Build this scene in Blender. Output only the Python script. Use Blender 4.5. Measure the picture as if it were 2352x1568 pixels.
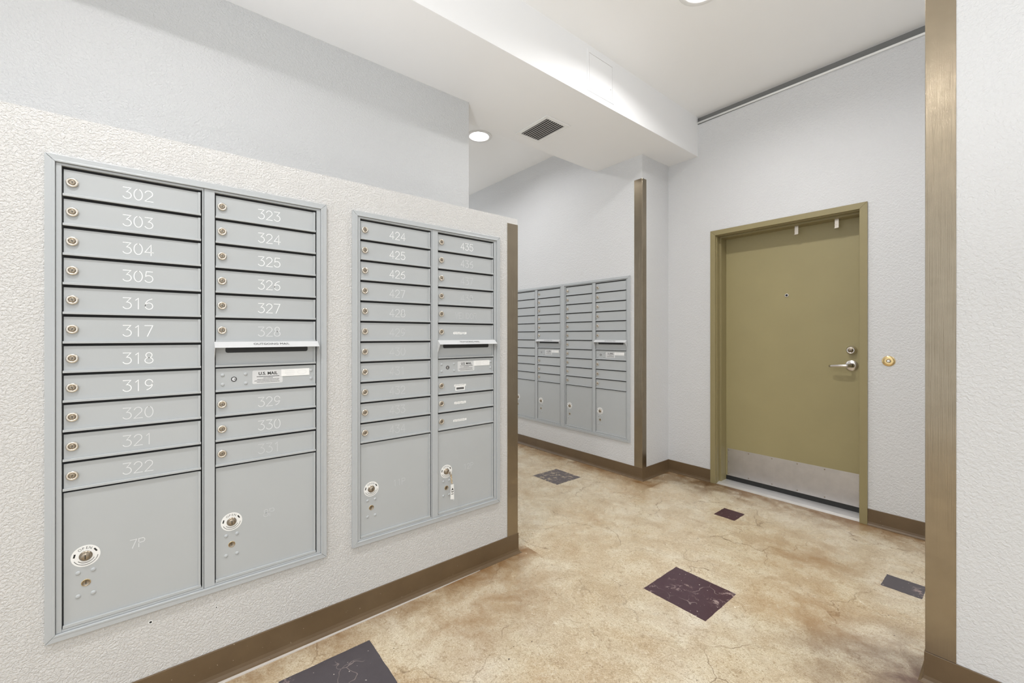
import bpy, bmesh, math, random
from mathutils import Vector, Matrix
random.seed(7)
PI = math.pi
S = bpy.context.scene
for o in list(bpy.data.objects): bpy.data.objects.remove(o)
COL = S.collection

# ---------------------------------------------------------------- camera, world, exposure
F_PX = 964.3; YAW = math.radians(50.6958)
cd = bpy.data.cameras.new('camera'); cam = bpy.data.objects.new('camera', cd); COL.objects.link(cam)
cam.location = (0, 0, 1.215); cam.rotation_euler = (PI/2, 0, YAW)
cd.sensor_width = 36; cd.sensor_fit = 'HORIZONTAL'; cd.lens = F_PX/2352*36
cd.shift_y = -12.72/2352; cd.clip_start = 0.02
S.camera = cam
w = bpy.data.worlds.new('world'); S.world = w; w.use_nodes = True
w.node_tree.nodes['Background'].inputs[0].default_value = (0.93, 0.97, 1.0, 1)
w.node_tree.nodes['Background'].inputs[1].default_value = 1.0
S.view_settings.view_transform = 'Standard'; S.view_settings.look = 'None'
S.view_settings.gamma = 1; S.view_settings.use_curve_mapping = False
S.view_settings.exposure = 0.33
LAMP_STRENGTH = 320.0
CEIL_Z = 3.073; BEAM_Z = 2.741
LAMPS = [(-1.093, 2.209), (-3.22, 2.24), (-1.0, -0.25), (1.2, -0.25), (1.2, 2.85), (-0.95, -2.3), (1.2, -2.3), (-4.4, 2.0)]  # first two are in view, the rest stay unseen

# added fill: upward spot just behind the camera, brightens the room off the ceiling
fl = bpy.data.lights.new('bounce_fill', 'SPOT'); fl.spot_size = math.radians(118); fl.spot_blend = 0.6; fl.shadow_soft_size = 0.15; fl.energy = 125; fl.color = (0.95, 0.975, 1.0)
flo = bpy.data.objects.new('bounce_fill', fl); COL.objects.link(flo); flo.location = (-0.12, -0.75, 0.95)
flo.rotation_euler = Vector((0.0, 0.40, 0.90)).to_track_quat('-Z', 'Y').to_euler()

# ---------------------------------------------------------------- materials
def new_mat(name):
    m = bpy.data.materials.new(name); m.use_nodes = True
    nt = m.node_tree; b = nt.nodes['Principled BSDF']
    return m, nt, b
def N(nt, t, **kw):
    n = nt.nodes.new(t)
    for k, v in kw.items():
        if k.startswith('i_'): n.inputs[k[2:].replace('_', ' ')].default_value = v
        else: setattr(n, k, v)
    return n
def L(nt, a, b): nt.links.new(a, b)
def pos(nt): return N(nt, 'ShaderNodeNewGeometry').outputs['Position']
def ramp(nt, fac, stops, interp='LINEAR'):
    r = N(nt, 'ShaderNodeValToRGB'); r.color_ramp.interpolation = interp
    e = r.color_ramp.elements
    while len(e) < len(stops): e.new(0.5)
    for k, (p, c) in enumerate(stops):
        e[k].position = p; e[k].color = (c, c, c, 1) if not hasattr(c, '__len__') else (*c, 1)
    L(nt, fac, r.inputs[0]); return r.outputs[0]
def noise(nt, vec, scale, detail=3, rough=0.5, dist=0.0):
    n = N(nt, 'ShaderNodeTexNoise'); n.inputs['Scale'].default_value = scale
    n.inputs['Detail'].default_value = detail; n.inputs['Roughness'].default_value = rough
    n.inputs['Distortion'].default_value = dist
    L(nt, vec, n.inputs['Vector']); return n.outputs[0]
def math_n(nt, op, a, b=None, clamp=False):
    n = N(nt, 'ShaderNodeMath', operation=op); n.use_clamp = clamp
    for k, v in enumerate([a, b]):
        if v is None: continue
        if isinstance(v, (int, float)): n.inputs[k].default_value = v
        else: L(nt, v, n.inputs[k])
    return n.outputs[0]
def mix(nt, fac, a, b, mode='MIX'):
    n = N(nt, 'ShaderNodeMix', data_type='RGBA', blend_type=mode)
    for s, v in ((n.inputs[0], fac), (n.inputs[6], a), (n.inputs[7], b)):
        if isinstance(v, (int, float)): s.default_value = v
        elif isinstance(v, tuple): s.default_value = (*v, 1)
        else: L(nt, v, s)
    return n.outputs[2]
def bump(nt, h, strength, dist, b):
    n = N(nt, 'ShaderNodeBump'); n.inputs['Strength'].default_value = strength
    n.inputs['Distance'].default_value = dist
    L(nt, h, n.inputs['Height']); L(nt, n.outputs[0], b.inputs['Normal'])
def plain(name, col, rough=0.5, metal=0.0, coat=0.0, var=0.04, scale=12):
    m, nt, b = new_mat(name)
    n = noise(nt, pos(nt), scale, 4)
    c2 = tuple(max(0, x*(1-var*2)) for x in col)
    L(nt, mix(nt, n, tuple(min(1, x*(1+var)) for x in col), c2), b.inputs['Base Color'])
    b.inputs['Roughness'].default_value = rough; b.inputs['Metallic'].default_value = metal
    b.inputs['Coat Weight'].default_value = coat
    return m
def wall_mat(name, col, scale, strength, dist, rough=0.55, knock=False):
    m, nt, b = new_mat(name); p = pos(nt)
    n1 = noise(nt, p, scale, 2.5, 0.55, 0.6)
    n2 = noise(nt, p, scale*2.4, 2, 0.5, 0.3)
    if knock: h = ramp(nt, n1, [(0.36, 0.0), (0.58, 1.0)])
    else: h = ramp(nt, n1, [(0.3, 0.0), (0.7, 1.0)])
    hh = math_n(nt, 'ADD', h, math_n(nt, 'MULTIPLY', n2, 0.35))
    bump(nt, hh, strength, dist, b)
    big = noise(nt, p, 1.7, 3)
    L(nt, mix(nt, big, col, tuple(x*0.965 for x in col)), b.inputs['Base Color'])
    b.inputs['Roughness'].default_value = rough
    return m
M = {}
M['wall'] = wall_mat('wall_paint', (0.67, 0.672, 0.68), 95, 0.6, 0.0030, 0.42)
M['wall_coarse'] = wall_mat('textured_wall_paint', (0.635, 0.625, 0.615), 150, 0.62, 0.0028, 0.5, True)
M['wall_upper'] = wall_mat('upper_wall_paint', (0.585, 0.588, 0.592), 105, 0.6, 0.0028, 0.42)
M['wall_smooth'] = wall_mat('smooth_wall_paint', (0.76, 0.76, 0.765), 120, 0.15, 0.001, 0.5)
M['ceiling'] = wall_mat('ceiling_paint', (0.90, 0.90, 0.90), 90, 0.08, 0.001, 0.6)
M['beam'] = wall_mat('beam_paint', (0.88, 0.88, 0.885), 90, 0.12, 0.001, 0.6)
M['reveal'] = plain('painted_gap_shade', (0.19, 0.19, 0.185), 0.6)  # shade of the shallow gap under the ceiling, put into a dark grey
M['mailbox'] = plain('grey_powder_coat', (0.45, 0.468, 0.478), 0.38, 0.0, 0.0, 0.02, 6)
M['mailbox_trim'] = plain('grey_trim_coat', (0.455, 0.475, 0.49), 0.35, 0.0, 0.0, 0.02, 6)
M['hood'] = plain('pale_hood_coat', (0.58, 0.585, 0.59), 0.35, 0, 0, 0.02)
M['cavity'] = plain('dark_cavity', (0.02, 0.02, 0.022), 0.8)
M['black'] = plain('black_print', (0.012, 0.012, 0.012), 0.5)
M['ink'] = plain('grey_print', (0.10, 0.10, 0.10), 0.6)
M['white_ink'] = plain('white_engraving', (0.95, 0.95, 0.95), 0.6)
M['mid_ink'] = plain('half_lit_engraving', (0.72, 0.73, 0.74), 0.6)  # greyer tone: engraving that catches less light, set by colour
M['faint_ink'] = plain('dim_lit_engraving', (0.59, 0.605, 0.62), 0.6)  # greyest tone: engraving that catches hardly any light, set by colour
M['sticker'] = plain('white_sticker', (0.88, 0.88, 0.87), 0.4)
M['grey_sticker'] = plain('silver_sticker', (0.66, 0.665, 0.67), 0.4)
M['nickel'] = plain('nickel_lock', (0.72, 0.66, 0.58), 0.28, 1.0)
M['nickel_dark'] = plain('worn_nickel', (0.33, 0.28, 0.22), 0.35, 1.0)
M['chrome'] = plain('satin_chrome', (0.74, 0.71, 0.69), 0.26, 1.0)
M['brass'] = plain('brass', (0.80, 0.60, 0.30), 0.25, 1.0)
M['pale_plastic'] = plain('pale_plastic', (0.85, 0.84, 0.80), 0.35)
M['olive'] = plain('olive_door_paint', (0.345, 0.295, 0.150), 0.42, 0, 0, 0.04, 5)
M['olive_frame'] = plain('olive_frame_paint', (0.285, 0.238, 0.118), 0.40, 0, 0, 0.03, 5)
M['rubber'] = plain('black_rubber', (0.012, 0.012, 0.012), 0.5)
M['alu'] = plain('aluminium', (0.78, 0.77, 0.77), 0.4, 0.6)
M['white_metal'] = plain('white_enamel', (0.84, 0.84, 0.83), 0.4)
M['slat'] = plain('dusty_slat_gap_shade', (0.55, 0.52, 0.50), 0.5)
M['caulk'] = plain('pale_caulk', (0.58, 0.54, 0.50), 0.6)
def steel(name, col, rough, scratch=0.5):
    m, nt, b = new_mat(name); p = pos(nt)
    mp = N(nt, 'ShaderNodeMapping'); mp.inputs['Scale'].default_value = (420, 420, 3.0); L(nt, p, mp.inputs[0])
    brush = noise(nt, mp.outputs[0], 1, 3)
    blot = noise(nt, p, 14, 4, 0.6)
    blot2 = noise(nt, p, 60, 3, 0.6)
    c = mix(nt, ramp(nt, blot, [(0.35, 0.0), (0.7, 1.0)]), col, tuple(x*0.90 for x in col))
    c = mix(nt, ramp(nt, blot2, [(0.70, 0.0), (0.78, 0.6)]), c, tuple(x*0.7 for x in col))
    L(nt, c, b.inputs['Base Color'])
    b.inputs['Metallic'].default_value = 1.0
    r = math_n(nt, 'ADD', math_n(nt, 'MULTIPLY', blot, 0.10), rough-0.05); L(nt, r, b.inputs['Roughness'])
    bump(nt, brush, 1.0, 0.0008*scratch*2, b)
    return m
M['steel'] = steel('brushed_steel', (0.335, 0.280, 0.205), 0.24)
M['kick'] = steel('scuffed_kick_plate', (0.60, 0.585, 0.585), 0.42)
# vinyl cove base with scuffs
def base_mat():
    m, nt, b = new_mat('brown_vinyl'); p = pos(nt)
    n = noise(nt, p, 8, 5, 0.6)
    c = mix(nt, n, (0.160, 0.105, 0.054), (0.098, 0.062, 0.031))
    sp = noise(nt, p, 110, 2, 0.4)
    c = mix(nt, ramp(nt, sp, [(0.76, 0.0), (0.80, 0.7)]), c, (0.5, 0.42, 0.33))
    L(nt, c, b.inputs['Base Color']); b.inputs['Roughness'].default_value = 0.36
    bump(nt, noise(nt, p, 25, 3), 0.15, 0.001, b); return m
M['base'] = base_mat()
# stained concrete floor
def floor_mat():
    m, nt, b = new_mat('stained_concrete'); p = pos(nt)
    n1 = noise(nt, p, 1.9, 6, 0.62, 0.5); n2 = noise(nt, p, 6.5, 6, 0.65, 0.4); n3 = noise(nt, p, 30, 7, 0.78, 1.5)
    n4 = noise(nt, p, 170, 4, 0.8, 1.2)
    c = ramp(nt, n1, [(0.28, (0.42, 0.285, 0.16)), (0.40, (0.55, 0.44, 0.29)), (0.54, (0.63, 0.545, 0.40)), (0.70, (0.69, 0.62, 0.50))])
    c = mix(nt, ramp(nt, n2, [(0.42, 0.0), (0.68, 0.55)]), c, (0.36, 0.235, 0.115))
    c = mix(nt, ramp(nt, n2, [(0.25, 0.45), (0.42, 0.0)]), c, (0.70, 0.64, 0.51))
    c = mix(nt, ramp(nt, n3, [(0.34, 0.75), (0.47, 0.0)]), c, (0.30, 0.205, 0.115))
    c = mix(nt, ramp(nt, n3, [(0.53, 0.0), (0.66, 0.50)]), c, (0.74, 0.68, 0.55))
    c = mix(nt, ramp(nt, n4, [(0.36, 0.80), (0.48, 0.0)]), c, (0.27, 0.19, 0.11))
    c = mix(nt, ramp(nt, n4, [(0.53, 0.0), (0.64, 0.55)]), c, (0.80, 0.74, 0.61))
    # hair cracks
    wn = N(nt, 'ShaderNodeTexNoise'); wn.inputs['Scale'].default_value = 4.5; wn.inputs['Detail'].default_value = 4; L(nt, p, wn.inputs['Vector'])
    vm = N(nt, 'ShaderNodeVectorMath', operation='SCALE'); vm.inputs['Scale'].default_value = 0.26; L(nt, wn.outputs['Color'], vm.inputs[0])
    va = N(nt, 'ShaderNodeVectorMath', operation='ADD'); L(nt, p, va.inputs[0]); L(nt, vm.outputs[0], va.inputs[1])
    vo = N(nt, 'ShaderNodeTexVoronoi', feature='DISTANCE_TO_EDGE'); vo.inputs['Scale'].default_value = 2.3; L(nt, va.outputs[0], vo.inputs['Vector'])
    cr = ramp(nt, vo.outputs['Distance'], [(0.0, 1.0), (0.0075, 0.0)])
    msk = ramp(nt, noise(nt, p, 2.4, 2), [(0.45, 0.0), (0.55, 0.8)])
    crk = math_n(nt, 'MULTIPLY', cr, msk)
    c = mix(nt, crk, c, (0.16, 0.095, 0.045))
    # grime gathered along the walls and in the corner by the right wall
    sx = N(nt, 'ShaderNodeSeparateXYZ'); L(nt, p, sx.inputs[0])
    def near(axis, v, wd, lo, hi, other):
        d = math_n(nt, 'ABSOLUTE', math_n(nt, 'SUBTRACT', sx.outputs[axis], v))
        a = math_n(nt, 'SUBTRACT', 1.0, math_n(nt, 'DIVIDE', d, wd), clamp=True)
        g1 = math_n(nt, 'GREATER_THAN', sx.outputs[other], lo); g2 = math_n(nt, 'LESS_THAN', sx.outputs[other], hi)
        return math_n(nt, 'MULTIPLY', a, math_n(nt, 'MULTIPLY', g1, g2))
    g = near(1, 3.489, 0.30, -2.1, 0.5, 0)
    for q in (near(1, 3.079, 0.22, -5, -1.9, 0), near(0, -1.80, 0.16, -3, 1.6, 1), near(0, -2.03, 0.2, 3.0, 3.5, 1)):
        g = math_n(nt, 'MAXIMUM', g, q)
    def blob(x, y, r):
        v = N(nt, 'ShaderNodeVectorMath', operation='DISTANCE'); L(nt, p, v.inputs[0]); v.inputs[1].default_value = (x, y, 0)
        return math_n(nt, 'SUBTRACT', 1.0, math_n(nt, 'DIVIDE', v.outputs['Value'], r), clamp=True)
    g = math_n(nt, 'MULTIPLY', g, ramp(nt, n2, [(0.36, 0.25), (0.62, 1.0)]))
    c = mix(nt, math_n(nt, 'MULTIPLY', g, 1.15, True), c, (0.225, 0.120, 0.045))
    bl = math_n(nt, 'MULTIPLY', blob(-0.27, 2.02, 0.42), ramp(nt, n2, [(0.34, 0.3), (0.6, 1.0)]))
    c = mix(nt, math_n(nt, 'MULTIPLY', bl, 1.1, True), c, (0.14, 0.085, 0.065))
    bl = math_n(nt, 'MULTIPLY', blob(-1.65, 3.42, 0.34), ramp(nt, n2, [(0.34, 0.2), (0.6, 1.0)]))
    c = mix(nt, math_n(nt, 'MULTIPLY', bl, 1.1, True), c, (0.14, 0.08, 0.035))
    for (x, y, r) in ((-0.75, 2.72, 0.36), (-1.55, 1.25, 0.32), (-0.62, 2.2, 0.30), (-1.5, 0.95, 0.22)):
        bl = math_n(nt, 'MULTIPLY', blob(x, y, r), ramp(nt, n2, [(0.34, 0.2), (0.6, 1.0)]))
        c = mix(nt, math_n(nt, 'MULTIPLY', bl, 0.8, True), c, (0.30, 0.17, 0.075))
    # specks
    sp = noise(nt, p, 55, 1, 0.3)
    c = mix(nt, ramp(nt, sp, [(0.79, 0.0), (0.81, 0.85)]), c, (0.07, 0.045, 0.03))
    sp2 = N(nt, 'ShaderNodeVectorMath', operation='ADD'); L(nt, p, sp2.inputs[0]); sp2.inputs[1].default_value = (5, 9, 3)
    c = mix(nt, ramp(nt, noise(nt, sp2.outputs[0], 70, 1, 0.3), [(0.80, 0.0), (0.82, 0.9)]), c, (0.85, 0.8, 0.7))
    L(nt, c, b.inputs['Base Color'])
    L(nt, ramp(nt, n2, [(0.3, 0.20), (0.7, 0.36)]), b.inputs['Roughness'])
    b.inputs['Specular IOR Level'].default_value = 0.5
    bump(nt, math_n(nt, 'ADD', math_n(nt, 'MULTIPLY', n3, 0.5), math_n(nt, 'MULTIPLY', crk, -0.6)), 0.08, 0.002, b)
    return m
M['floor'] = floor_mat()
def inlay_mat(name, col, wear, off):
    m, nt, b = new_mat(name); p = pos(nt)
    a = N(nt, 'ShaderNodeVectorMath', operation='ADD'); L(nt, p, a.inputs[0]); a.inputs[1].default_value = off
    q = a.outputs[0]
    n = noise(nt, q, 30, 4, 0.6)
    c = mix(nt, n, tuple(x*1.15 for x in col), tuple(x*0.85 for x in col))
    wr = noise(nt, q, 26, 6, 0.8, 0.5)
    reg = noise(nt, q, 5.0, 2)
    mk = math_n(nt, 'MULTIPLY', ramp(nt, wr, [(0.53, 0.0), (0.57, 1.0)]), ramp(nt, reg, [(0.62-wear*0.3, 0.0), (0.68-wear*0.3, 1.0)]))
    c = mix(nt, math_n(nt, 'MULTIPLY', mk, 0.8), c, (0.42, 0.34, 0.24) if wear > 0.5 else (0.40, 0.30, 0.28))
    # thin scratches
    vo = N(nt, 'ShaderNodeTexVoronoi', feature='DISTANCE_TO_EDGE'); vo.inputs['Scale'].default_value = 6
    v2 = N(nt, 'ShaderNodeVectorMath', operation='ADD'); L(nt, q, v2.inputs[0])
    wn = N(nt, 'ShaderNodeTexNoise'); wn.inputs['Scale'].default_value = 9; L(nt, q, wn.inputs['Vector'])
    sc = N(nt, 'ShaderNodeVectorMath', operation='SCALE'); sc.inputs['Scale'].default_value = 0.15; L(nt, wn.outputs['Color'], sc.inputs[0]); L(nt, sc.outputs[0], v2.inputs[1])
    L(nt, v2.outputs[0], vo.inputs['Vector'])
    s = math_n(nt, 'MULTIPLY', ramp(nt, vo.outputs['Distance'], [(0.0, 1.0), (0.010, 0.0)]), ramp(nt, noise(nt, q, 7, 2), [(0.5, 0.0), (0.6, 0.7)]))
    c = mix(nt, s, c, (0.36, 0.29, 0.27))
    sp = noise(nt, q, 90, 1, 0.3)
    c = mix(nt, ramp(nt, sp, [(0.76, 0.0), (0.78, 0.8)]), c, (0.6, 0.55, 0.5))
    L(nt, c, b.inputs['Base Color']); b.inputs['Roughness'].default_value = 0.34
    return m
M['inlay_grey'] = inlay_mat('slate_stain', (0.070, 0.060, 0.068), 0.0, (0, 0, 0))
M['inlay_worn'] = inlay_mat('worn_slate_stain', (0.095, 0.078, 0.082), 0.75, (3, 1, 0))
M['inlay_maroon'] = inlay_mat('maroon_stain', (0.058, 0.026, 0.036), 0.42, (1.3, 4.1, 0))
M['inlay_maroon2'] = inlay_mat('maroon_stain_clean', (0.058, 0.022, 0.032), -0.6, (2.3, 1.1, 0))
def emit(name, col, st):
    m, nt, b = new_mat(name)
    b.inputs['Base Color'].default_value = (0.9, 0.9, 0.9, 1)
    b.inputs['Emission Color'].default_value = (*col, 1); b.inputs['Emission Strength'].default_value = st
    return m
M['lamp'] = emit('lamp_lens', (1.0, 0.995, 0.985), LAMP_STRENGTH)
M['lamp_dim'] = emit('alcove_lamp_lens', (1.0, 0.995, 0.985), LAMP_STRENGTH*0.5)

# ---------------------------------------------------------------- mesh helpers
def box(bm, x0, x1, y0, y1, z0, z1, mi=0):
    vs = [bm.verts.new((x, y, z)) for z in (z0, z1) for y in (y0, y1) for x in (x0, x1)]
    for f in ((0, 2, 3, 1), (4, 5, 7, 6), (0, 1, 5, 4), (2, 6, 7, 3), (0, 4, 6, 2), (1, 3, 7, 5)):
        bm.faces.new([vs[k] for k in f]).material_index = mi
    return vs
def prism(bm, pts, d, mi=0):
    """closed polygon pts (3D) extruded by vector d"""
    d = Vector(d); a = [bm.verts.new(p) for p in pts]; b = [bm.verts.new(Vector(p)+d) for p in pts]
    fs = [bm.faces.new(a), bm.faces.new(b[::-1])]
    n = len(pts)
    for k in range(n): fs.append(bm.faces.new((a[k], b[k], b[(k+1) % n], a[(k+1) % n])))
    for f in fs: f.material_index = mi
def lathe(bm, prof, c=(0, 0, 0), seg=28, axis='-y', mi=0, smooth=True):
    """prof: (radius, distance along axis)"""
    ax = {'-y': lambda r, t, a: (r*math.cos(a), -t, r*math.sin(a)), '-z': lambda r, t, a: (r*math.cos(a), r*math.sin(a), -t),
          '+x': lambda r, t, a: (t, r*math.cos(a), r*math.sin(a))}[axis]
    rings = []
    for r, t in prof:
        if r < 1e-6:
            rings.append([bm.verts.new(Vector(ax(0, t, 0))+Vector(c))]*seg)
        else:
            rings.append([bm.verts.new(Vector(ax(r, t, 2*PI*k/seg))+Vector(c)) for k in range(seg)])
    for A, B in zip(rings, rings[1:]):
        for k in range(seg):
            q = [A[k], B[k], B[(k+1) % seg], A[(k+1) % seg]]
            u = []
            for v in q:
                if v not in u: u.append(v)
            if len(u) > 2:
                f = bm.faces.new(u); f.material_index = mi; f.smooth = smooth
def tube(bm, pts, rad, seg=12, mi=0, flat=1.0):
    pts = [Vector(p) for p in pts]
    rad = rad if hasattr(rad, '__len__') else [rad]*len(pts)
    rings = []; up = Vector((0, 0, 1))
    for k, p in enumerate(pts):
        t = (pts[min(k+1, len(pts)-1)]-pts[max(k-1, 0)]).normalized()
        u = up if abs(t.dot(up)) < 0.9 else Vector((1, 0, 0))
        s = t.cross(u).normalized(); v = s.cross(t).normalized()
        rings.append([bm.verts.new(p+rad[k]*(math.cos(a)*s+math.sin(a)*v*flat)) for a in [2*PI*q/seg for q in range(seg)]])
    for A, B in zip(rings, rings[1:]):
        for k in range(seg):
            f = bm.faces.new((A[k], A[(k+1) % seg], B[(k+1) % seg], B[k])); f.smooth = True; f.material_index = mi
    bm.faces.new(rings[0]).material_index = mi; bm.faces.new(rings[-1][::-1]).material_index = mi
def torus(bm, c, R, r, nrm='y', seg=20, s2=8, mi=0, sz=1.0):
    g = []
    for a in range(seg):
        A = 2*PI*a/seg; row = []
        for b_ in range(s2):
            B = 2*PI*b_/s2; rr = R+r*math.cos(B); h = r*math.sin(B)
            u, v = rr*math.cos(A), rr*math.sin(A)*sz
            q = (u, h, v) if nrm == 'y' else (h, u, v)
            row.append(bm.verts.new(Vector(q)+Vector(c)))
        g.append(row)
    for a in range(seg):
        for b_ in range(s2):
            f = bm.faces.new((g[a][b_], g[(a+1) % seg][b_], g[(a+1) % seg][(b_+1) % s2], g[a][(b_+1) % s2])); f.smooth = True; f.material_index = mi
def mesh_of(bm, name, mats):
    bmesh.ops.recalc_face_normals(bm, faces=bm.faces)
    me = bpy.data.meshes.new(name); bm.to_mesh(me); bm.free()
    for m in (mats if isinstance(mats, (list, tuple)) else [mats]): me.materials.append(m)
    return me
def link(name, me, parent=None, loc=(0, 0, 0), bevel=0, seg=2):
    o = bpy.data.objects.new(name, me); COL.objects.link(o); o.location = loc
    if parent: o.parent = parent
    if bevel:
        b = o.modifiers.new('bevel', 'BEVEL'); b.width = bevel; b.segments = seg; b.limit_method = 'ANGLE'; b.angle_limit = math.radians(50)
        b.harden_normals = False
    return o
def obj(name, bm, mats, parent=None, loc=(0, 0, 0), bevel=0, label=None):
    o = link(name, mesh_of(bm, name, mats), parent, loc, bevel)
    if label: o['label'] = label
    return o
def thing(name, label, cat, loc=(0, 0, 0), rot=0, group=None):
    o = bpy.data.objects.new(name, None); COL.objects.link(o); o.location = loc; o.rotation_euler = (0, 0, rot)
    o.empty_display_size = 0.1
    o['label'] = label; o['category'] = cat
    if group: o['group'] = group
    return o
def tag(o, label, cat, group=None):
    o['label'] = label; o['category'] = cat
    if group: o['group'] = group
    return o
def struct(name, bm, mats, parent=None, bevel=0, label=None):
    o = obj(name, bm, mats, parent, bevel=bevel)
    if parent is None: o['kind'] = 'structure'
    if label: o['label'] = label
    return o
def B(): return bmesh.new()

# ---------------------------------------------------------------- single-line glyphs
def arc(cx, cy, rx, ry, a0, a1, n=10):
    return [(cx+rx*math.cos(math.radians(a0+(a1-a0)*k/n)), cy+ry*math.sin(math.radians(a0+(a1-a0)*k/n))) for k in range(n+1)]
G = {
 '0': [arc(.29, .5, .29, .5, 90, 450, 22)],
 '1': [[(.12, .82), (.30, 1), (.30, 0)]],
 '2': [arc(.28, .72, .27, .28, 165, -35, 10)+[(0, 0), (.58, 0)]],
 '3': [[(.02, 1), (.54, 1), (.24, .60)]+arc(.27, .31, .30, .31, 85, -150, 12)],
 '4': [[(.44, 0), (.44, 1), (0, .28), (.60, .28)]],
 '5': [[(.54, 1), (.10, 1), (.05, .54)]+arc(.27, .32, .30, .32, 120, -150, 12)],
 '6': [[(.50, .97)]+arc(.52, .34, .50, .62, 100, 178, 6)+arc(.29, .30, .27, .30, 180, 540, 16)],
 '7': [[(0, 1), (.56, 1), (.18, 0)]],
 '8': [arc(.29, .76, .22, .24, -90, 270, 16), arc(.29, .26, .29, .26, 90, 450, 18)],
 '9': [arc(.29, .70, .27, .30, 0, 360, 16)+[(.56, .62)]+arc(.06, .66, .50, .62, -2, -80, 6)],
 'P': [[(0, 0), (0, 1), (.34, 1)]+arc(.34, .76, .22, .24, 90, -90, 8)+[(0, .52)]],
 'U': [[(0, 1), (0, .3)]+arc(.28, .3, .28, .3, 180, 360, 8)+[(.56, 1)]],
 'V': [[(0, 1), (.28, 0), (.56, 1)]], 'A': [[(0, 0), (.28, 1), (.56, 0)], [(.1, .35), (.46, .35)]],
 'C': [arc(.3, .5, .3, .5, 50, 310, 14)], 'N': [[(0, 0), (0, 1), (.55, 0), (.55, 1)]],
 'T': [[(0, 1), (.56, 1)], [(.28, 1), (.28, 0)]], 'O': [arc(.29, .5, .29, .5, 90, 450, 22)],
 'D': [[(0, 0), (0, 1), (.2, 1)]+arc(.2, .5, .36, .5, 90, -90, 10)+[(0, 0)]],
 'R': [[(0, 0), (0, 1), (.34, 1)]+arc(.34, .76, .22, .24, 90, -90, 8)+[(0, .52)], [(.28, .52), (.56, 0)]],
 'E': [[(.5, 1), (0, 1), (0, 0), (.5, 0)], [(0, .5), (.4, .5)]],
}
def ribbon(bm, line, wd, y0, y1, mi=0):
    n = len(line); Lf, Rt = [], []
    for k in range(n):
        p = Vector(line[k]); a = Vector(line[max(k-1, 0)]); c = Vector(line[min(k+1, n-1)])
        d1 = (p-a).normalized() if k else (c-p).normalized(); d2 = (c-p).normalized() if k < n-1 else d1
        t = (d1+d2); t = t.normalized() if t.length > 1e-4 else d1
        nn = Vector((-t.y, t.x)); s = wd/2/max(0.55, abs(nn.dot(Vector((-d1.y, d1.x)))))
        if k == 0: p = p-d1*wd/2
        if k == n-1: p = p+d1*wd/2
        Lf.append(p+nn*s); Rt.append(p-nn*s)
    f = lambda P, y: bm.verts.new((P[0], y, P[1]))
    a = [f(p, y1) for p in Lf]; b = [f(p, y1) for p in Rt]; c = [f(p, y0) for p in Lf]; d = [f(p, y0) for p in Rt]
    for k in range(n-1):
        for q in ((a[k], a[k+1], b[k+1], b[k]), (c[k], d[k], d[k+1], c[k+1]), (a[k], c[k], c[k+1], a[k+1]), (b[k], b[k+1], d[k+1], d[k])):
            bm.faces.new(q).material_index = mi
    bm.faces.new((a[0], b[0], d[0], c[0])).material_index = mi
    bm.faces.new((a[-1], c[-1], d[-1], b[-1])).material_index = mi
def strokes(bm, text, x, z, h, y, wd=0.002, adv=.76, mi=0, th=0.0004, sl=0.0):
    for ch in text:
        for ln in G.get(ch, []):
            ribbon(bm, [(x+px*h+sl*pz*h, z+pz*h) for px, pz in ln], wd, y, y-th, mi)
        x += adv*h
def font_faces(bm, text, size, fn, mi=0, align='CENTER', bold=0.0, space=1.0):
    """adds Blender's built-in font outline; fn maps (x, y) -> 3D"""
    cu = bpy.data.curves.new('t', 'FONT'); cu.body = text; cu.size = size; cu.align_x = align; cu.align_y = 'CENTER'
    cu.offset = bold; cu.space_character = space; cu.resolution_u = 3
    o = bpy.data.objects.new('t', cu); COL.objects.link(o)
    dg = bpy.context.evaluated_depsgraph_get(); me = o.evaluated_get(dg).to_mesh()
    vs = [bm.verts.new(fn(v.co.x, v.co.y)) for v in me.vertices]
    for p in me.polygons:
        try: bm.faces.new([vs[k] for k in p.vertices]).material_index = mi
        except ValueError: pass
    o.evaluated_get(dg).to_mesh_clear(); bpy.data.objects.remove(o); bpy.data.curves.remove(cu)

# ---------------------------------------------------------------- the room
b = B(); box(b, -6, 3.2, -3.4, 3.8, -0.12, 0); floor = struct('floor', b, M['floor'])
for (x0, x1, y0, y1, m, lab) in [(-1.660, -1.393, .30, .622, 'inlay_grey', 'large slate grey square stained into the floor by the near baseboard'),
        (-1.163, -.861, 1.771, 2.069, 'inlay_maroon', 'large scratched maroon square in the middle of the floor'),
        (-1.345, -1.209, 2.88, 3.04, 'inlay_maroon2', 'small maroon square in front of the olive door'),
        (-2.712, -2.42, 2.455, 2.744, 'inlay_worn', 'worn grey square in front of the far mailboxes'),
        (-.446, -.30, 2.691, 2.838, 'inlay_grey', 'small slate grey square beside the right hand corner')]:
    b = B()
    # slightly ragged outline
    n = 10; pts = []
    cs = [(x0, y0), (x1, y0), (x1, y1), (x0, y1)]
    for k in range(4):
        p, q = cs[k], cs[(k+1) % 4]
        for j in range(n):
            t = j/n; pts.append((p[0]+(q[0]-p[0])*t+random.uniform(-.0012, .0012), p[1]+(q[1]-p[1])*t+random.uniform(-.0012, .0012), 0.0))
    prism(b, pts, (0, 0, 0.0006))
    obj('floor_inlay', b, M[m], floor, label=lab)
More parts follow.
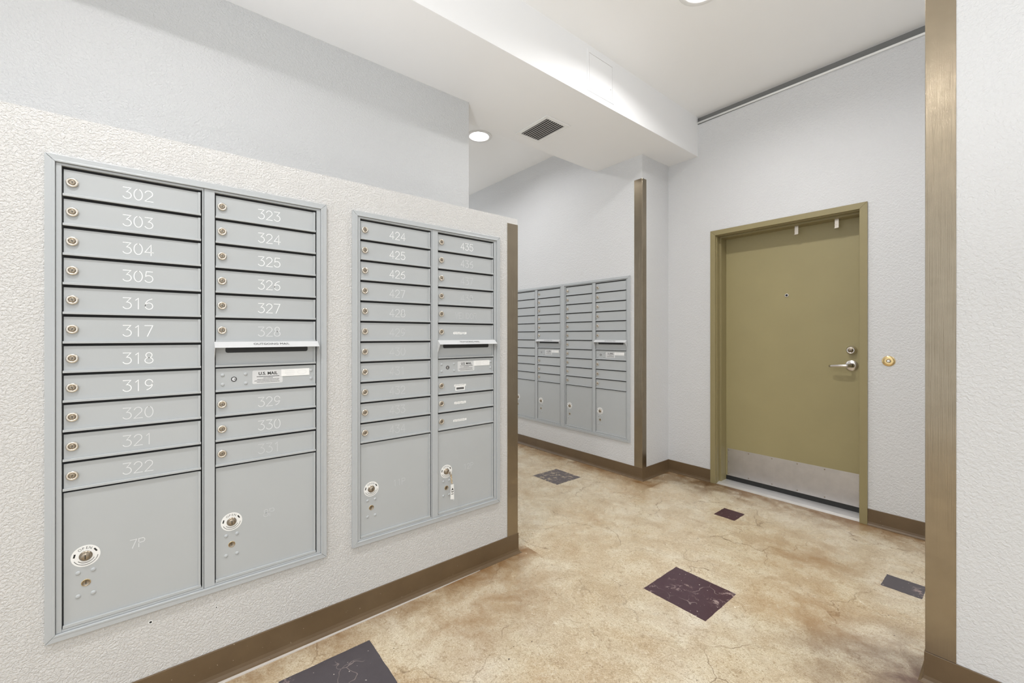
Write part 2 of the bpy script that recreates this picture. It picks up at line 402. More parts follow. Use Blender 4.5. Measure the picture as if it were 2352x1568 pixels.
# lamp recesses are left open in the ceiling slab
def slab_with_holes(x0, x1, y0, y1, holes, z0, z1):
    """holes are squares (cx, cy, half)"""
    bm = B(); ex = sorted({x0, x1, *[h[0]-h[2] for h in holes], *[h[0]+h[2] for h in holes]})
    ey = sorted({y0, y1, *[h[1]-h[2] for h in holes], *[h[1]+h[2] for h in holes]})
    for i in range(len(ex)-1):
        for j in range(len(ey)-1):
            mx, my = (ex[i]+ex[i+1])/2, (ey[j]+ey[j+1])/2
            if any(abs(mx-h[0]) < h[2] and abs(my-h[1]) < h[2] for h in holes): continue
            box(bm, ex[i], ex[i+1], ey[j], ey[j+1], z0, z1)
    bmesh.ops.remove_doubles(bm, verts=bm.verts, dist=1e-5)
    return bm
cm = slab_with_holes(-6, 3.2, -3.4, 3.8, [(x, y, .084) for x, y in LAMPS], CEIL_Z, CEIL_Z+.08)
box(cm, -6, 3.2, -3.4, 3.8, CEIL_Z+.08, CEIL_Z+.14)
struct('ceiling', cm, M['ceiling'])

D1 = -1.8078; END = 1.5194; LOW_TOP = 1.870; UP_X = -2.3023; BACK_X = -2.528
U_IN = .010     # opening inset behind the trim
units = {'a': (-.2778, .317, 1.0003, 1.0), 'b': (.6016, .317, 1.0147, 1.0)}   # y left, z bottom, scale x, scale z
UW, UH = .776, 1.4307
def wall_skin(bm, along0, along1, z0, z1, holes, fn):
    es = sorted({along0, along1, *[h[0] for h in holes], *[h[1] for h in holes]})
    zs = sorted({z0, z1, *[h[2] for h in holes], *[h[3] for h in holes]})
    for i in range(len(es)-1):
        for j in range(len(zs)-1):
            a, c = (es[i]+es[i+1])/2, (zs[j]+zs[j+1])/2
            if any(h[0] < a < h[1] and h[2] < c < h[3] for h in holes): continue
            fn(bm, es[i], es[i+1], zs[j], zs[j+1])
b = B()
hl = [(y+U_IN, y+UW*sx-U_IN, z+U_IN, z+UH*sz-U_IN) for (y, z, sx, sz) in units.values()]
wall_skin(b, -3.2, END, 0, LOW_TOP, hl, lambda bm, a0, a1, z0, z1: box(bm, D1-.13, D1, a0, a1, z0, z1))
box(b, BACK_X, D1-.13, -3.2, END, 0, LOW_TOP)
bmesh.ops.remove_doubles(b, verts=b.verts, dist=1e-5)
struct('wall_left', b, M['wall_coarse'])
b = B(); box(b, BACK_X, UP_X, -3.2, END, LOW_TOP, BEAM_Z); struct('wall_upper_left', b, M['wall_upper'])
b = B(); box(b, BACK_X, -1.7632, -3.2, 3.0787, BEAM_Z, CEIL_Z); box(b, BACK_X+.4922, -1.7632, 3.0787, 3.489, BEAM_Z, CEIL_Z)
struct('ceiling_beam', b, M['beam'])
# far wall with the second bank of mailboxes
FY = 3.0787; PX = -2.0358
fsx, fsz = 1.0226, 1.0080
far_units = [(-3.7385, .2935), (-2.9450, .2935)]
b = B()
hl = [(x+U_IN, x+UW*fsx-U_IN, z+U_IN, z+UH*fsz-U_IN) for x, z in far_units]
wall_skin(b, -5.2, PX, 0, CEIL_Z, hl, lambda bm, a0, a1, z0, z1: box(bm, a0, a1, FY, FY+.13, z0, z1))
box(b, -5.2, PX, FY+.13, 3.75, 0, CEIL_Z)
bmesh.ops.remove_doubles(b, verts=b.verts, dist=1e-5)
struct('wall_far', b, M['wall'])
# door wall
DY = 3.489; GAP_Z = 3.011
b = B()
wall_skin(b, PX, 3.0, 0, GAP_Z, [(-1.640, -.654, -1, 2.068)], lambda bm, a0, a1, z0, z1: box(bm, a0, a1, DY, DY+.22, max(z0, 0), z1))
bmesh.ops.remove_doubles(b, verts=b.verts, dist=1e-5)
struct('wall_back', b, M['wall'])
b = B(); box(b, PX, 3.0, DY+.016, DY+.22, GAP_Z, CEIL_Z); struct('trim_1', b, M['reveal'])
RX, RY = -.2204, 2.0641
b = B(); box(b, RX, 3.0, RY, RY+.15, 0, CEIL_Z); struct('wall_right', b, M['wall'])
b = B(); box(b, -5.2, BACK_X, .4, .5, 0, CEIL_Z); struct('wall_alcove', b, M['wall'])

# cove baseboards -------------------------------------------------
def cove(name, path, h=.105, prof=None):
    prof = prof or [(0, h), (.0035, h), (.0045, h-.002), (.0045, .024), (.007, .012), (.012, .004), (.019, .0012), (.019, 0), (0, 0)]
    bm = B(); pts = [Vector((*p, 0)) for p in path]; rings = []
    for k, p in enumerate(pts):
        d1 = (p-pts[k-1]).normalized() if k else None; d2 = (pts[k+1]-p).normalized() if k < len(pts)-1 else None
        n1 = Vector((d1.y, -d1.x, 0)) if d1 else None; n2 = Vector((d2.y, -d2.x, 0)) if d2 else None
        if n1 and n2: n = (n1+n2); n = n/(n.length**2/2) if n.length > 0 else n1
        else: n = n1 or n2
        rings.append([bm.verts.new(p+n*o+Vector((0, 0, z))) for o, z in prof])
    for A, C in zip(rings, rings[1:]):
        m = len(prof)
        for k in range(m): bm.faces.new((A[k], A[(k+1) % m], C[(k+1) % m], C[k]))
    bm.faces.new(rings[0]); bm.faces.new(rings[-1][::-1])
    return struct(name, bm, M['base'])
bl = cove('baseboard_left', [(D1, -3.2), (D1, END), (BACK_X, END)], .108)
b = B(); prism(b, [(D1+.019, -3.2, 0), (D1+.034, -3.2, 0), (D1+.032, .2, 0), (D1+.026, .85, 0), (D1+.0195, 1.25, 0), (D1+.019, 1.25, 0)], (0, 0, .0025))
obj('caulk_strip', b, M['caulk'], bl, label='pale caulk line under the brown baseboard')
b = B()
ff = cove('baseboard_far', [(-5.2, FY), (PX, FY), (PX, DY), (-1.653, DY)], .105); b.free()
cove('baseboard_back', [(-.6415, DY), (3.0, DY)], .105)
cove('baseboard_right', [(RX, RY+.15), (RX, RY), (3.0, RY)], .106)

# ---------------------------------------------------------------- corner guards (steel angles)
def guard(loc, rot, z0, z1, wa, wb, label):
    """corner at origin; leg a along -x on the face looking -y, leg b along +y on the face looking +x"""
    t = .0022; bm = B()
    pr = [(-wa, -t, 0), (t*.4, -t, 0), (t, -t*.4, 0), (t, wb, 0), (0.0002, wb, 0), (0.0002, -0.0002, 0), (-wa, -0.0002, 0)]
    prism(bm, [(x, y, z0) for x, y, _ in pr], (0, 0, z1-z0))
    o = link('corner_guard', mesh_of(bm, 'corner_guard', M['steel']), None, loc, .0006)
    o.rotation_euler = (0, 0, rot)
    return tag(o, label, 'corner guard')
# far pilaster: faces -y (x from PX-wa) and +x
guard((PX, FY, 0), 0, .105, 2.54, .076, .060, 'steel corner guard on the far wall between mailboxes and olive door')
# near wall end: faces +x (visible) and +y
guard((D1, END, 0), PI/2, .108, 1.838, .0735, .0735, 'steel corner guard at the end of the near mailbox wall')
# right wall: faces -y (visible) and -x: mirrored angle
def guard_right():
    t = .0022; wa = .0735; bm = B()
    pr = [(wa, -t), (-t*.4, -t), (-t, -t*.4), (-t, wa), (-.0002, wa), (-.0002, -.0002), (wa, -.0002)]
    prism(bm, [(x, y, .107) for x, y in pr], (0, 0, 2.54-.107))
    o = link('corner_guard', mesh_of(bm, 'corner_guard', M['steel']), None, (RX, RY, 0), .0006)
    tag(o, 'tall wide steel corner guard on the white wall at the right edge', 'corner guard')
guard_right()

# ---------------------------------------------------------------- mailbox units
PITCH = .0877; ROW_TOP = 1.4008; CX = (.034, .4045); CW = .334
PY = .0075     # recess of the door panels
def mitered(bm, x0, x1, z0, z1, wd, y0, y1, gap=.0004, sides='LRTB', mi=0, ch=.0):
    g = gap
    P = {'L': [(x0, z0+g), (x0+wd, z0+wd+g), (x0+wd, z1-wd-g), (x0, z1-g)], 'R': [(x1, z0+g), (x1, z1-g), (x1-wd, z1-wd-g), (x1-wd, z0+wd+g)],
         'T': [(x0+g, z1), (x0+wd+g, z1-wd), (x1-wd-g, z1-wd), (x1-g, z1)], 'B': [(x0+g, z0), (x1-g, z0), (x1-wd-g, z0+wd), (x0+wd+g, z0+wd)]}
    for s in sides: prism(bm, [(x, y1, z) for x, z in P[s]], (0, y0-y1, 0), mi)
def small_door_mesh():
    bm = B(); w_, h = CW, PITCH
    box(bm, .0030, w_-.0040, PY, PY+.0025, .001, h-.0070)
    box(bm, .0018, w_-.0028, .0002, PY, .0008, .0078)                 # hem at the bottom
    box(bm, w_-.0110, w_-.0040, .0025, PY, .0078, h-.0070)            # hinge edge
    return mesh_of(bm, 'mailbox_door', M['mailbox'])
def panel_mesh(h):
    bm = B(); w_ = CW
    box(bm, .0028, w_-.0035, PY, PY+.0025, .001, h-.0045)
    box(bm, .0018, w_-.0028, .0002, PY, .0008, .0078)
    box(bm, w_-.0105, w_-.0035, .0025, PY, .0078, h-.0045)
    return bm
def lock_mesh():
    bm = B()
    lathe(bm, [(.0112, 0), (.0134, .0010), (.0138, .0038), (.0130, .0056), (.0108, .0064), (.0082, .0058), (.0076, .0040)], seg=26, mi=0)
    lathe(bm, [(.0076, .0040), (.0070, .0060), (.0050, .0066), (.0040, .0064), (0, .0064)], seg=20, mi=2)
    box(bm, -.0007, .0007, -.0067, -.0062, -.0034, .0034, 1)
    return mesh_of(bm, 'lock', [M['nickel'], M['black'], M['nickel_dark']])
def rivet_mesh():
    bm = B(); lathe(bm, [(.0062, 0), (.0058, .0012), (.0042, .0024), (.0020, .0030), (0, .0032)], seg=16)
    return mesh_of(bm, 'rivet', M['mailbox_trim'])
def cyl_mesh():
    bm = B(); lathe(bm, [(.0092, 0), (.0105, .0004), (.0105, .0010), (.0094, .0012)], seg=22, mi=0)
    lathe(bm, [(.0094, .0012), (.0090, .0004), (0, .0004)], seg=22, mi=1)
    box(bm, -.0008, .0008, -.0010, -.0003, -.0045, .0045, 2)
    return mesh_of(bm, 'key_cylinder', [M['brass'], M['nickel_dark'], M['black']])
def mail_cyl_mesh():
    bm = B(); lathe(bm, [(.0088, 0), (.0088, .0012), (.0062, .0014), (.0062, .0006)], seg=22, mi=0)
    lathe(bm, [(.0062, .0006), (0, .0006)], seg=22, mi=1)
    box(bm, -.0004, .0058, -.0016, -.0006, -.0012, .0012, 0)
    return mesh_of(bm, 'arrow_lock', [M['black'], M['chrome']])
def knob_mesh():
    bm = B(); lathe(bm, [(.0150, 0), (.0148, .0012), (.0128, .0022), (.0118, .0050), (.0112, .0086), (.0095, .0108), (.0050, .0118), (0, .0120)], seg=26, mi=0)
    box(bm, -.0010, .0010, -.0126, -.0116, -.0060, .0060, 1)
    return mesh_of(bm, 'latch_knob', [M['nickel_dark'], M['black']])
def open_sticker_mesh():
    bm = B(); lathe(bm, [(.0322, 0), (.0322, .0004), (.0150, .0004), (.0150, 0)], seg=48, mi=0, smooth=False)
    y = -.0006
    for k, chx in enumerate('OPEN'):
        a = math.radians(118-k*19); cx, cz = .0238*math.cos(a), .0238*math.sin(a); r = a-PI/2
        font_faces(bm, chx, .0105, lambda px, pz: (cx+px*math.cos(r)-pz*math.sin(r), y, cz+px*math.sin(r)+pz*math.cos(r)), 2)
    for a0 in (163, 27):
        a = math.radians(a0); c, s = math.cos(a), math.sin(a); t = Vector((-s, c)); n = Vector((c, s)); ctr = n*.0250
        q = [ctr+t*.0055+n*.002, ctr-t*.0055+n*.002, ctr-t*.0055-n*.002, ctr+t*.0055-n*.002]
        prism(bm, [(p.x, y, p.y) for p in q], (0, .0002, 0), 1)
    for rad, a0, a1 in ((.0205, 215, 325), (.0268, 200, 340)):
        a = a0
        while a < a1:
            ln = random.uniform(5, 13)
            p = [(rad*math.cos(math.radians(v)), rad*math.sin(math.radians(v))) for v in (a, a+ln*.5, a+ln)]
            ribbon(bm, p, .0015, y+.0002, y, 2); a += ln+random.uniform(2.5, 5)
    return mesh_of(bm, 'open_sticker', [M['sticker'], M['black'], M['ink']])
def mail_sticker_mesh():
    bm = B(); w_, h = .100, .050
    pts = []
    for cx, cz, a0 in ((w_-.005, h-.005, 0), (.005, h-.005, 90), (.005, .005, 180), (w_-.005, .005, 270)):
        pts += [(cx+.005*math.cos(math.radians(a0+q*30)), 0, cz+.005*math.sin(math.radians(a0+q*30))) for q in range(4)]
    prism(bm, pts, (0, -.0004, 0), 0)
    font_faces(bm, 'U.S. MAIL', .0155, lambda px, pz: (.051+px, -.0006, h-.0125+pz), 1, bold=.0004)
    for r in range(5):
        z = h-.0235-r*.0052; x = .006+random.uniform(0, .012); e = w_-.006-random.uniform(0, .01)
        if r == 1: x, e = .036, .066
        while x < e:
            ln = random.uniform(.004, .014); ribbon(bm, [(x, z), (min(x+ln, e), z)], .0019 if r == 0 else .0016, -.0004, -.0006, 1 if r == 0 else 2); x += ln+.0022
    return mesh_of(bm, 'mail_sticker', [M['grey_sticker'], M['black'], M['ink']])
def mail_label_mesh():
    bm = B(); w_, h = .100, .0268
    box(bm, 0, w_, -.0008, 0, 0, h, 0)
    for z, x0, x1 in ((h-.006, .014, .045), (h-.012, .014, .046), (h-.017, .014, .046), (h-.022, .018, .044)):
        x = x0
        while x < x1:
            ln = random.uniform(.002, .006); ribbon(bm, [(x, z), (min(x1, x+ln), z)], .0012, -.0008, -.0009, 1); x += ln+.0018
    ribbon(bm, [(.073+.016*math.cos(math.radians(a)), h/2+.008*math.sin(math.radians(a))) for a in range(0, 361, 20)], .0006, -.0008, -.0009, 1)
    return mesh_of(bm, 'white_label', [M['sticker'], M['grey_sticker']])
def hood_mesh():
    bm = B(); w_ = CW+.004
    a = [(-.002, .0005, .0905-.0), (-.002, -.024, .0715), (-.002, -.0255, .0700), (-.002, -.0235, .0695), (-.002, .0005, .0875)]
    prism(bm, a, (w_+.002, 0, 0), 0)
    for x in (-.002, w_-.0015): prism(bm, [(x, .0005, .0875), (x, -.0235, .0700), (x, .0005, .030)], (.0015, 0, 0), 0)
    # writing on the sloping face
    t = Vector((0, -.0245, -.019)).normalized(); nrm = Vector((0, -t.z, t.y)) ; nrm = Vector((0, -.61, .79))
    c = Vector((w_*.5+.005, -.0118, .0812))
    font_faces(bm, 'OUTGOING MAIL', .0150, lambda px, pz: c+Vector((px, 0, 0))-t*pz+nrm*.0006, 1, space=1.0)
    return mesh_of(bm, 'hood', [M['hood'], M['black']])
def slot_mesh():
    bm = panel_mesh(PITCH)
    pts = []
    x0, x1, z0, z1, r = .030, .303, .050, .074, .008
    for cx, cz, a0 in ((x1-r, z1-r, 0), (x0+r, z1-r, 90), (x0+r, z0+r, 180), (x1-r, z0+r, 270)):
        pts += [(cx+r*math.cos(math.radians(a0+q*22.5)), PY, cz+r*math.sin(math.radians(a0+q*22.5))) for q in range(5)]
    prism(bm, pts, (0, -.0005, 0), 1)
    ribbon(bm, [(p[0], p[2]) for p in pts]+[(pts[0][0], pts[0][2])], .0018, PY, PY-.0009, 0)
    return mesh_of(bm, 'outgoing_slot', [M['mailbox'], M['black']])
def frame_mesh():
    bm = B(); t = .0215
    top, bot = UH-t, t
    x1 = UW-t
    box(bm, t+.0007, .0337, .0003, .012, bot+.0007, top-.0007)                      # left stile
    box(bm, .3685, .3722, .0003, .012, bot+.0007, top-.0007)                        # column seam strip
    box(bm, .3736, .4040, .0003, .012, bot+.0007, top-.0007)                        # mullion
    box(bm, .7392, x1-.0007, .0003, .012, bot+.0007, top-.0007)                     # right stile
    for a, c in ((.0337, .3685), (.4040, .7392)):
        box(bm, a, c, .0003, .012, ROW_TOP+.0008, top-.0007)
        box(bm, a, c, .0012, .012, bot+.0007, .0290)
    return mesh_of(bm, 'frame', M['mailbox_trim'])
def trim_mesh():
    bm = B(); mitered(bm, 0, UW, 0, UH, .0215, -.0045, .0058)
    mitered(bm, .0150, UW-.0150, .0150, UH-.0150, .0062, .0, -.0056, .0002)
    return mesh_of(bm, 'trim', M['mailbox_trim'])
def cabinet_mesh():
    bm = B(); box(bm, .016, UW-.016, .0125, .125, .016, UH-.016); return mesh_of(bm, 'cabinet', M['cavity'])
SH = dict(door=small_door_mesh(), lock=lock_mesh(), rivet=rivet_mesh(), cyl=cyl_mesh(), mcyl=mail_cyl_mesh(), knob=knob_mesh(), osti=open_sticker_mesh(),
          msti=mail_sticker_mesh(), mlab=mail_label_mesh(), hood=hood_mesh(), slot=slot_mesh(), frame=frame_mesh(), trim=trim_mesh(), cab=cabinet_mesh())
PH = ROW_TOP-11*PITCH-.0290
SH['panel'] = mesh_of(panel_mesh(PITCH), 'mail_panel', M['mailbox'])
def parcel_mesh():
    bm = B(); w_, h = CW, PH
    box(bm, .0028, w_-.0035, PY, PY+.0025, .001, h-.0055)
    box(bm, .0018, w_-.0028, .0004, PY, .0008, .0095)
    box(bm, w_-.0105, w_-.0035, .0025, PY, .0095, h-.0055)
    return mesh_of(bm, 'parcel_door', M['mailbox'])
SH['parcel'] = parcel_mesh()
NUM = {}
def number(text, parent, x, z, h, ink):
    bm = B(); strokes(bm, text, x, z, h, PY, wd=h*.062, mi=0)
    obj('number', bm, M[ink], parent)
def white_tape(parent, kind):
    bm = B()
    x0, wd = (.088, .078) if kind == 'a' else (.094, .068)
    n = 12; up, dn = [], []
    for k in range(n+1):
        x = x0+wd*k/n; j = random.uniform(-.0012, .0012)
        up.append((x, PY, .043+j+(.007 if kind == 'b' and k < 3 else 0)*0)); dn.append((x, PY, .0325+random.uniform(-.0014, .0014)))
    prism(bm, dn+up[::-1], (0, -.0004, 0), 0)
    if kind == 'c':
        box(bm, x0+.006, x0+.062, PY-.0005, PY, .012, .0325, 0)
        box(bm, x0+.012, x0+.056, PY-.0007, PY-.0004, .017, .0275, 1)
    x = x0+.006
    while x < x0+wd-.01:
        ln = random.uniform(.002, .006); ribbon(bm, [(x, .036+random.uniform(0, .003)), (x+ln, .0385)], .0013, PY-.0004, PY-.0006, 1); x += ln+.003
    obj('name_strip', bm, [M['sticker'], M['ink']], parent, label='torn white label strip')
def mail_unit(loc, rot, sx, sz, label, col1, col2, parcels, inks, special=None, fine=True):
    r = thing('mailbox_unit', label, 'mailboxes', loc, rot, 'built-in mailbox banks'); r.scale = (sx, 1, sz)
    link('cabinet', SH['cab'], r); link('frame', SH['frame'], r, bevel=.0006); link('trim', SH['trim'], r, bevel=.0012)
    for c in (0, 1):
        x0 = CX[c]; rows = list(range(11)) if c == 0 else [0, 1, 2, 3, 4, 5, 8, 9, 10]
        for k, row in enumerate(rows):
            d = link('mailbox_door', SH['door'], r, (x0, 0, ROW_TOP-(row+1)*PITCH), bevel=.0007)
            lk = link('lock', SH['lock'], d, (.0212, PY, .0435)); lk.rotation_euler = (0, random.uniform(-.3, .3), 0)
            txt = (col1, col2)[c][k] if (col1, col2)[c] else None
            if not txt: continue
            if txt.startswith('#'): white_tape(d, txt[1])
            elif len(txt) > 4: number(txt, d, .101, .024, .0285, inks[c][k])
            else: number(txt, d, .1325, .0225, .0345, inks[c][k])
    x0 = CX[1]
    s = link('outgoing_slot', SH['slot'], r, (x0, 0, ROW_TOP-7*PITCH), bevel=.0006)
    link('hood', SH['hood'], s, (0, 0, 0))
    p = link('mail_panel', SH['panel'], r, (x0, 0, ROW_TOP-8*PITCH), bevel=.0007)
    for px, pz in ((.0228, .059), (.0228, .0255), (.0925, .059), (.0925, .0255), (.3145, .062), (.3145, .0295)):
        link('rivet', SH['rivet'], p, (px, PY, pz))
    link('arrow_lock', SH['mcyl'], p, (.0565, PY, .043))
    link('mail_sticker', SH['msti'], p, (.1135, PY, .0205)); link('white_label', SH['mlab'], p, (.2085, PY-.0006, .0440))
    for c in (0, 1):
        d = link('parcel_door', SH['parcel'], r, (CX[c], 0, .0290), bevel=.0008)
        zc = .5468-.317-.0290; xc = .0495
        link('open_sticker', SH['osti'], d, (xc, PY, zc)).rotation_euler = (0, math.radians(-4), 0)
        link('latch_knob', SH['knob'], d, (xc, PY, zc))
        for dx, dz in ((-.0165, -.0475), (.0165, -.0475), (-.0165, -.118), (.0165, -.118)): link('rivet', SH['rivet'], d, (xc+dx, PY, zc+dz))
        link('key_cylinder', SH['cyl'], d, (xc+.0005, PY, zc-.0815))
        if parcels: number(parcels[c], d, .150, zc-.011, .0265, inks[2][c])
    return r
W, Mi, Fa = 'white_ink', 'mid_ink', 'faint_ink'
xm = D1+.006
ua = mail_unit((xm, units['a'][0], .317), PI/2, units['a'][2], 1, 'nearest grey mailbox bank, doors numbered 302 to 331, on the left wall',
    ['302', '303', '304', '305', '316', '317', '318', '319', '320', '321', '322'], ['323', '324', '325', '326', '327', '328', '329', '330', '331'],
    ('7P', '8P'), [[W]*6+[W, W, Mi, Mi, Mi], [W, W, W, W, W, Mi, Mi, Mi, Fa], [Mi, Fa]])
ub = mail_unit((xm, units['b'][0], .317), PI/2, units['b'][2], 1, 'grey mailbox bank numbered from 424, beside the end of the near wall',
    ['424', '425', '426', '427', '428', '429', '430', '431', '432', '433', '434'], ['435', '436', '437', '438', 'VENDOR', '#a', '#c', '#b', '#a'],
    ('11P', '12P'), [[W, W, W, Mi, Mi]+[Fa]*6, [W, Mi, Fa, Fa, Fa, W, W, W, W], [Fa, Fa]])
mail_unit((far_units[1][0], FY-.006, far_units[1][1]), 0, fsx, fsz, 'far grey mailbox bank beside the steel corner guard of the far wall', None, None, None, None)
mail_unit((far_units[0][0], FY-.006, far_units[0][1]), 0, fsx, fsz, 'far grey mailbox bank partly hidden behind the end of the near wall', None, None, None, None)

# keys hanging from the last parcel door of the second bank
kz = .5468; ky = .6016+(CX[1]+.0495)*1.0147; kx = xm-PY+.0120
k = thing('key_tag', 'brass key on a chain with a white tag in the parcel door lock', 'key', (kx, ky, kz))
b = B(); box(b, 0, .020, -.0010, .0010, -.004, .004)
lathe(b, [(.0, -.0012), (.0100, -.0012), (.0105, 0), (.0100, .0012), (0, .0012)], c=(.026, 0, -.002), seg=20, axis='-y')
obj('key', b, M['nickel'], k)
b = B()
p0 = Vector((.028, .003, -.010))
for q in range(6): torus(b, p0+Vector((0, .0008*q, -.0075*q)), .0042, .0009, 'y' if q % 2 else 'x', 12, 6, 0, 1.15)
obj('chain', b, M['brass'], k)
b = B()
z1, z0 = -.056, -.126
prism(b, [(.0265, .000, z0), (.0265, .019, z0-.003), (.0265, .0175, z1), (.0265, .0015, z1)], (.0028, 0, 0), 0)
lathe(b, [(.0045, 0), (.0045, .003)], c=(.0265, .016, z0-.003), seg=14, axis='+x', mi=0)
font_faces(b, '431', .0240, lambda px, pz: (.0295, .0090+pz*.72, -.090-px), 1, bold=.0004)
obj('tag', b, [M['sticker'], M['black']], k, label='white plastic tag marked 431')

# tiny damage on the near wall
for (y, z, s) in ((-.0447, .281, 1.0), (.1313, .2579, .6)):
    b = B(); lathe(b, [(0, .0004), (.0035*s, .0004), (.0045*s, .0015), (.0062*s, .0003)], seg=14, axis='+x', mi=0)
    for f in b.faces:
        f.material_index = 1 if f.calc_center_median().yz.length < .0036*s else 0
    o = obj('wall_anchor', b, [M['sticker'], M['black']], None, (D1+.0001, y, z))
    tag(o, 'screw anchor hole with chipped plaster below the nearest mailboxes' if s == 1 else 'tiny dark nail hole in the near wall above the baseboard', 'wall anchor')

# ---------------------------------------------------------------- door
door = bpy.data.objects.new('door_1', None); COL.objects.link(door); door.location = (-1.147, DY, 0); door['kind'] = 'structure'
def dpart(name, bm, mats, bevel=0, label=None, parent=None):
    """mesh given in world coordinates, parented to the door (or to a part of it)"""
    off = door.location.copy()
    for v in bm.verts: v.co -= off
    if parent:
        for v in bm.verts: v.co -= parent.location
    return obj(name, bm, mats, parent or door, bevel=bevel, label=label)
FX0, FX1, FZ = -1.6529, -.6415, 2.081
b = B()
def ring3(bm, x0, x1, z1, wd, y0, y1, lap=0.0):
    prism(bm, [(x0, y0, .0), (x0+wd, y0, .0), (x0+wd, y0, z1-wd), (x0, y0, z1)], (0, y1-y0, 0))
    prism(bm, [(x1, y0, .0), (x1, y0, z1), (x1-wd, y0, z1-wd), (x1-wd, y0, .0)], (0, y1-y0, 0))
    prism(bm, [(x0+.0006, y0, z1), (x0+wd+.0006, y0, z1-wd), (x1-wd-.0006, y0, z1-wd), (x1-.0006, y0, z1)], (0, y1-y0, 0))
ring3(b, FX0, FX1, FZ, .040, DY-.012, DY-.0005)
ring3(b, FX0+.0135, FX1-.0135, FZ-.0135, .0265, DY-.0005, DY+.062)
ring3(b, FX0+.0135, FX1-.0135, FZ-.0135, .0315, DY+.012, DY+.040)
ring3(b, FX0+.0135, FX1-.0135, FZ-.0135, .0425, DY+.062, DY+.200)
dpart('door_frame', b, M['olive_frame'], .0015)
SY = DY+.156
b = B(); box(b, -1.603, -.691, SY, SY+.040, .045, 2.030); slab = dpart('door_leaf', b, M['olive'])
b = B(); box(b, -1.5965, -.697, SY-.003, SY+.03, .010, .0448); dpart('door_sweep', b, M['rubber'], .001, 'black rubber sweep along the bottom of the door')
b = B(); box(b, -1.586, -.700, SY-.0022, SY-.0002, .046, .272); kp = dpart('kick_plate', b, M['kick'], .0006, 'scuffed steel kick plate')
b = B()
for x in (-1.575, -1.42, -1.25, -1.08, -.91, -.712):
    for z in (.258, .060): lathe(b, [(.0048, 0), (.0040, .0012), (0, .0016)], c=(x, SY-.0022, z), seg=12)
for x in (-1.575, -.712): lathe(b, [(.0048, 0), (.0040, .0012), (0, .0016)], c=(x, SY-.0022, .16), seg=12)
dpart('screws', b, M['nickel_dark'])
b = B(); prism(b, [(-1.6125, DY+.006, 0), (-1.6125, DY+.030, .010), (-1.6125, DY+.195, .010), (-1.6125, DY+.195, 0)], (.931, 0, 0))
dpart('threshold', b, M['alu'], .001, 'pale metal threshold')
b = B(); lathe(b, [(.0135, 0), (.0135, .0035), (.0110, .0050), (.0080, .0040)], c=(-1.149, SY, 1.524), seg=20, mi=0)
lathe(b, [(.0080, .0040), (.004, .0050), (0, .0054)], c=(-1.149, SY, 1.524), seg=16, mi=1); dpart('peephole', b, [M['chrome'], M['cavity']], label='small round peephole')
b = B(); c = (-.7555, SY, 1.1165)
lathe(b, [(.0310, 0), (.0310, .006), (.0270, .012), (.0235, .026), (.0225, .030), (.0195, .0315), (.0170, .0300)], c=c, seg=32, mi=0)
lathe(b, [(.0170, .0300), (.0120, .0305), (.0115, .0325), (0, .0328)], c=c, seg=24, mi=1)
box(b, c[0]-.0012, c[0]+.0012, SY-.0336, SY-.0326, c[2]-.008, c[2]+.008, 2); dpart('deadbolt', b, [M['chrome'], M['nickel_dark'], M['black']], label='round chrome deadbolt')
b = B(); c = (-.7555, SY, 1.0120)
lathe(b, [(.0370, 0), (.0370, .004), (.0345, .008), (.0200, .011), (.0135, .013), (.0125, .030)], c=c, seg=36)
ros = dpart('lever_handle', b, M['chrome'], label='satin chrome lever handle')
b = B(); tube(b, [(c[0], SY-.024, c[2]), (c[0], SY-.046, c[2]), (c[0]-.006, SY-.058, c[2]), (c[0]-.022, SY-.062, c[2]-.0005), (c[0]-.060, SY-.060, c[2]-.003), (c[0]-.098, SY-.058, c[2]-.006), (c[0]-.114, SY-.054, c[2]-.008)],
    [.0105, .0110, .0118, .0112, .0100, .0092, .0080], 18); dpart('lever', b, M['chrome'], parent=ros)
for x in (-1.067, -.826):
    b = B(); y = DY+.095
    box(b, x-.0115, x+.0115, y, y+.0018, 1.965, 2.026); box(b, x-.0115, x+.0115, y-.016, y+.0018, 1.960, 1.9625)
    box(b, x-.0125, x+.0125, y-.002, y+.0025, 1.987, 1.991)
    dpart('frame_clip', b, M['nickel'], .0004, 'small metal clip hanging from the head of the frame')
# bell button
bell = thing('doorbell', 'round brass doorbell button on the wall right of the door', 'doorbell', (-.5403, DY, 1.0577))
b = B(); lathe(b, [(.0325, 0), (.0325, .0016), (.0300, .0040), (.0220, .0058), (.0120, .0066), (.0100, .0060), (.0092, .0050)], seg=40); obj('bell_plate', b, M['brass'], bell)
b = B(); torus(b, (0, -.0066, 0), .0086, .0015, 'y', 22, 8); obj('collar', b, M['nickel_dark'], bell)
b = B(); lathe(b, [(.0074, .004), (.0074, .0086), (.0058, .0102), (0, .0108)], seg=22); obj('button', b, M['pale_plastic'], bell, label='pale push button')

# ---------------------------------------------------------------- conduit under the ceiling
b = B(); tube(b, [(-1.785, DY-.009, 3.022), (-.9, DY-.009, 3.015), (.6, DY-.009, 3.010), (2.99, DY-.009, 3.010)], .0078, 14)
co = obj('conduit', b, M['white_metal'])
tag(co, 'thin pale conduit running along the top of the door wall', 'conduit')

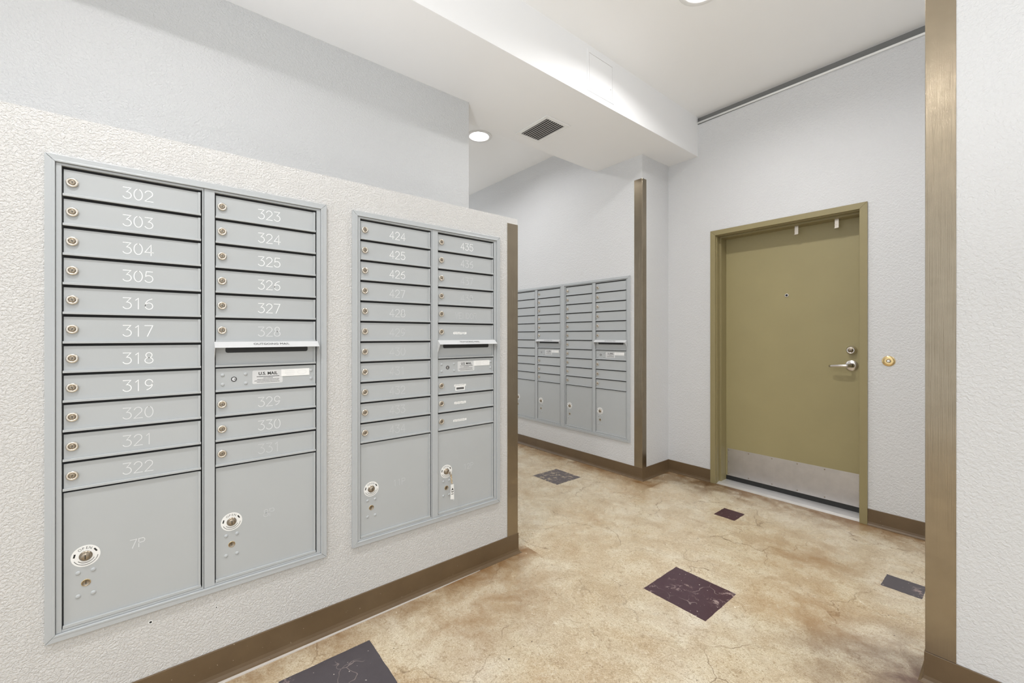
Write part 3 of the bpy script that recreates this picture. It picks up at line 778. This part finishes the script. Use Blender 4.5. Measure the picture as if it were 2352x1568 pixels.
# ---------------------------------------------------------------- ceiling lights
for k, (x, y) in enumerate(LAMPS):
    lab = {0: 'round recessed ceiling light nearest the top edge, above the maroon squares', 1: 'round recessed ceiling light over the alcove, past the beam'}.get(k, 'unseen round recessed ceiling light outside the view')
    t = thing('ceiling_light', lab, 'ceiling light', (x, y, CEIL_Z), 0, 'recessed ceiling lights')
    b = B(); lathe(b, [(.1200, -.0005), (.1200, .0030), (.1170, .0050), (.0960, .0050), (.0860, .0030), (.0820, -.006), (.0790, -.036), (.0805, -.036), (.0835, -.0005), (.1200, -.0005)], seg=48, axis='-z')
    obj('trim_ring', b, M['white_metal'], t)
    b = B(); lathe(b, [(.0788, -.032), (.0788, -.029), (0, -.0275)], seg=40, axis='-z'); 
    lathe(b, [(.0788, -.032), (0, -.032)], seg=40, axis='-z')
    obj('lens', b, M['lamp_dim' if k in (1, 7) else 'lamp'], t)

# ---------------------------------------------------------------- vent in the beam
t = thing('air_vent', 'white framed air vent with dark slats in the beam underside', 'air vent', (-2.26, 2.141, BEAM_Z))
b = B(); X0, X1, Y0, Y1 = -.171, .170, -.119, .120; f_ = .030
def ringz(bm, x0, x1, y0, y1, f, z0, z1):
    for a in ((x0, x0+f, y0, y1), (x1-f, x1, y0, y1), (x0+f, x1-f, y0, y0+f), (x0+f, x1-f, y1-f, y1)): box(bm, a[0], a[1], a[2], a[3], z0, z1)
ringz(b, X0, X1, Y0, Y1, f_, -.007, -.0005); obj('vent_frame', b, M['white_metal'], t, bevel=.002)
b = B(); box(b, X0+f_, X1-f_, Y0+f_, Y1-f_, -.0015, -.0005); obj('duct_opening', b, M['black'], t)
n = 9
for q in range(n):
    yy = Y0+f_+(Y1-Y0-2*f_)*(q+.6)/n
    b = B(); prism(b, [(X0+f_+.004, yy-.0040, -.0068), (X0+f_+.004, yy+.0040, -.0056), (X0+f_+.004, yy+.0034, -.0040), (X0+f_+.004, yy-.0034, -.0050)], (X1-X0-2*f_-.008, 0, 0)); obj('slat', b, M['slat'], t)
# access panel on the beam side
t = thing('access_panel', 'white access hatch set in the side of the ceiling beam', 'access panel', (-1.7632, 2.1975, 2.911))
b = B()
for (y0, y1, z0, z1) in ((-.138, .138, -.132, -.114), (-.138, .138, .114, .132), (-.138, -.120, -.114, .114), (.120, .138, -.114, .114)): box(b, .0003, .0035, y0, y1, z0, z1)
obj('panel_frame', b, M['beam'], t, bevel=.001)
b = B(); box(b, .0001, .0008, -.1215, .1215, -.1155, .1155); obj('hatch_gap_shade', b, M['slat'], t)  # grey backing plate, the shade inside the hatch gap given as colour
b = B(); box(b, .0009, .0026, -.1172, .1172, -.1112, .1112); pd = obj('panel_door', b, M['beam'], t, bevel=.0008)
b = B(); lathe(b, [(.004, 0), (.004, .0012), (0, .0014)], c=(.0024, .100, -.045), seg=14, axis='+x'); obj('latch', b, M['slat'], pd)
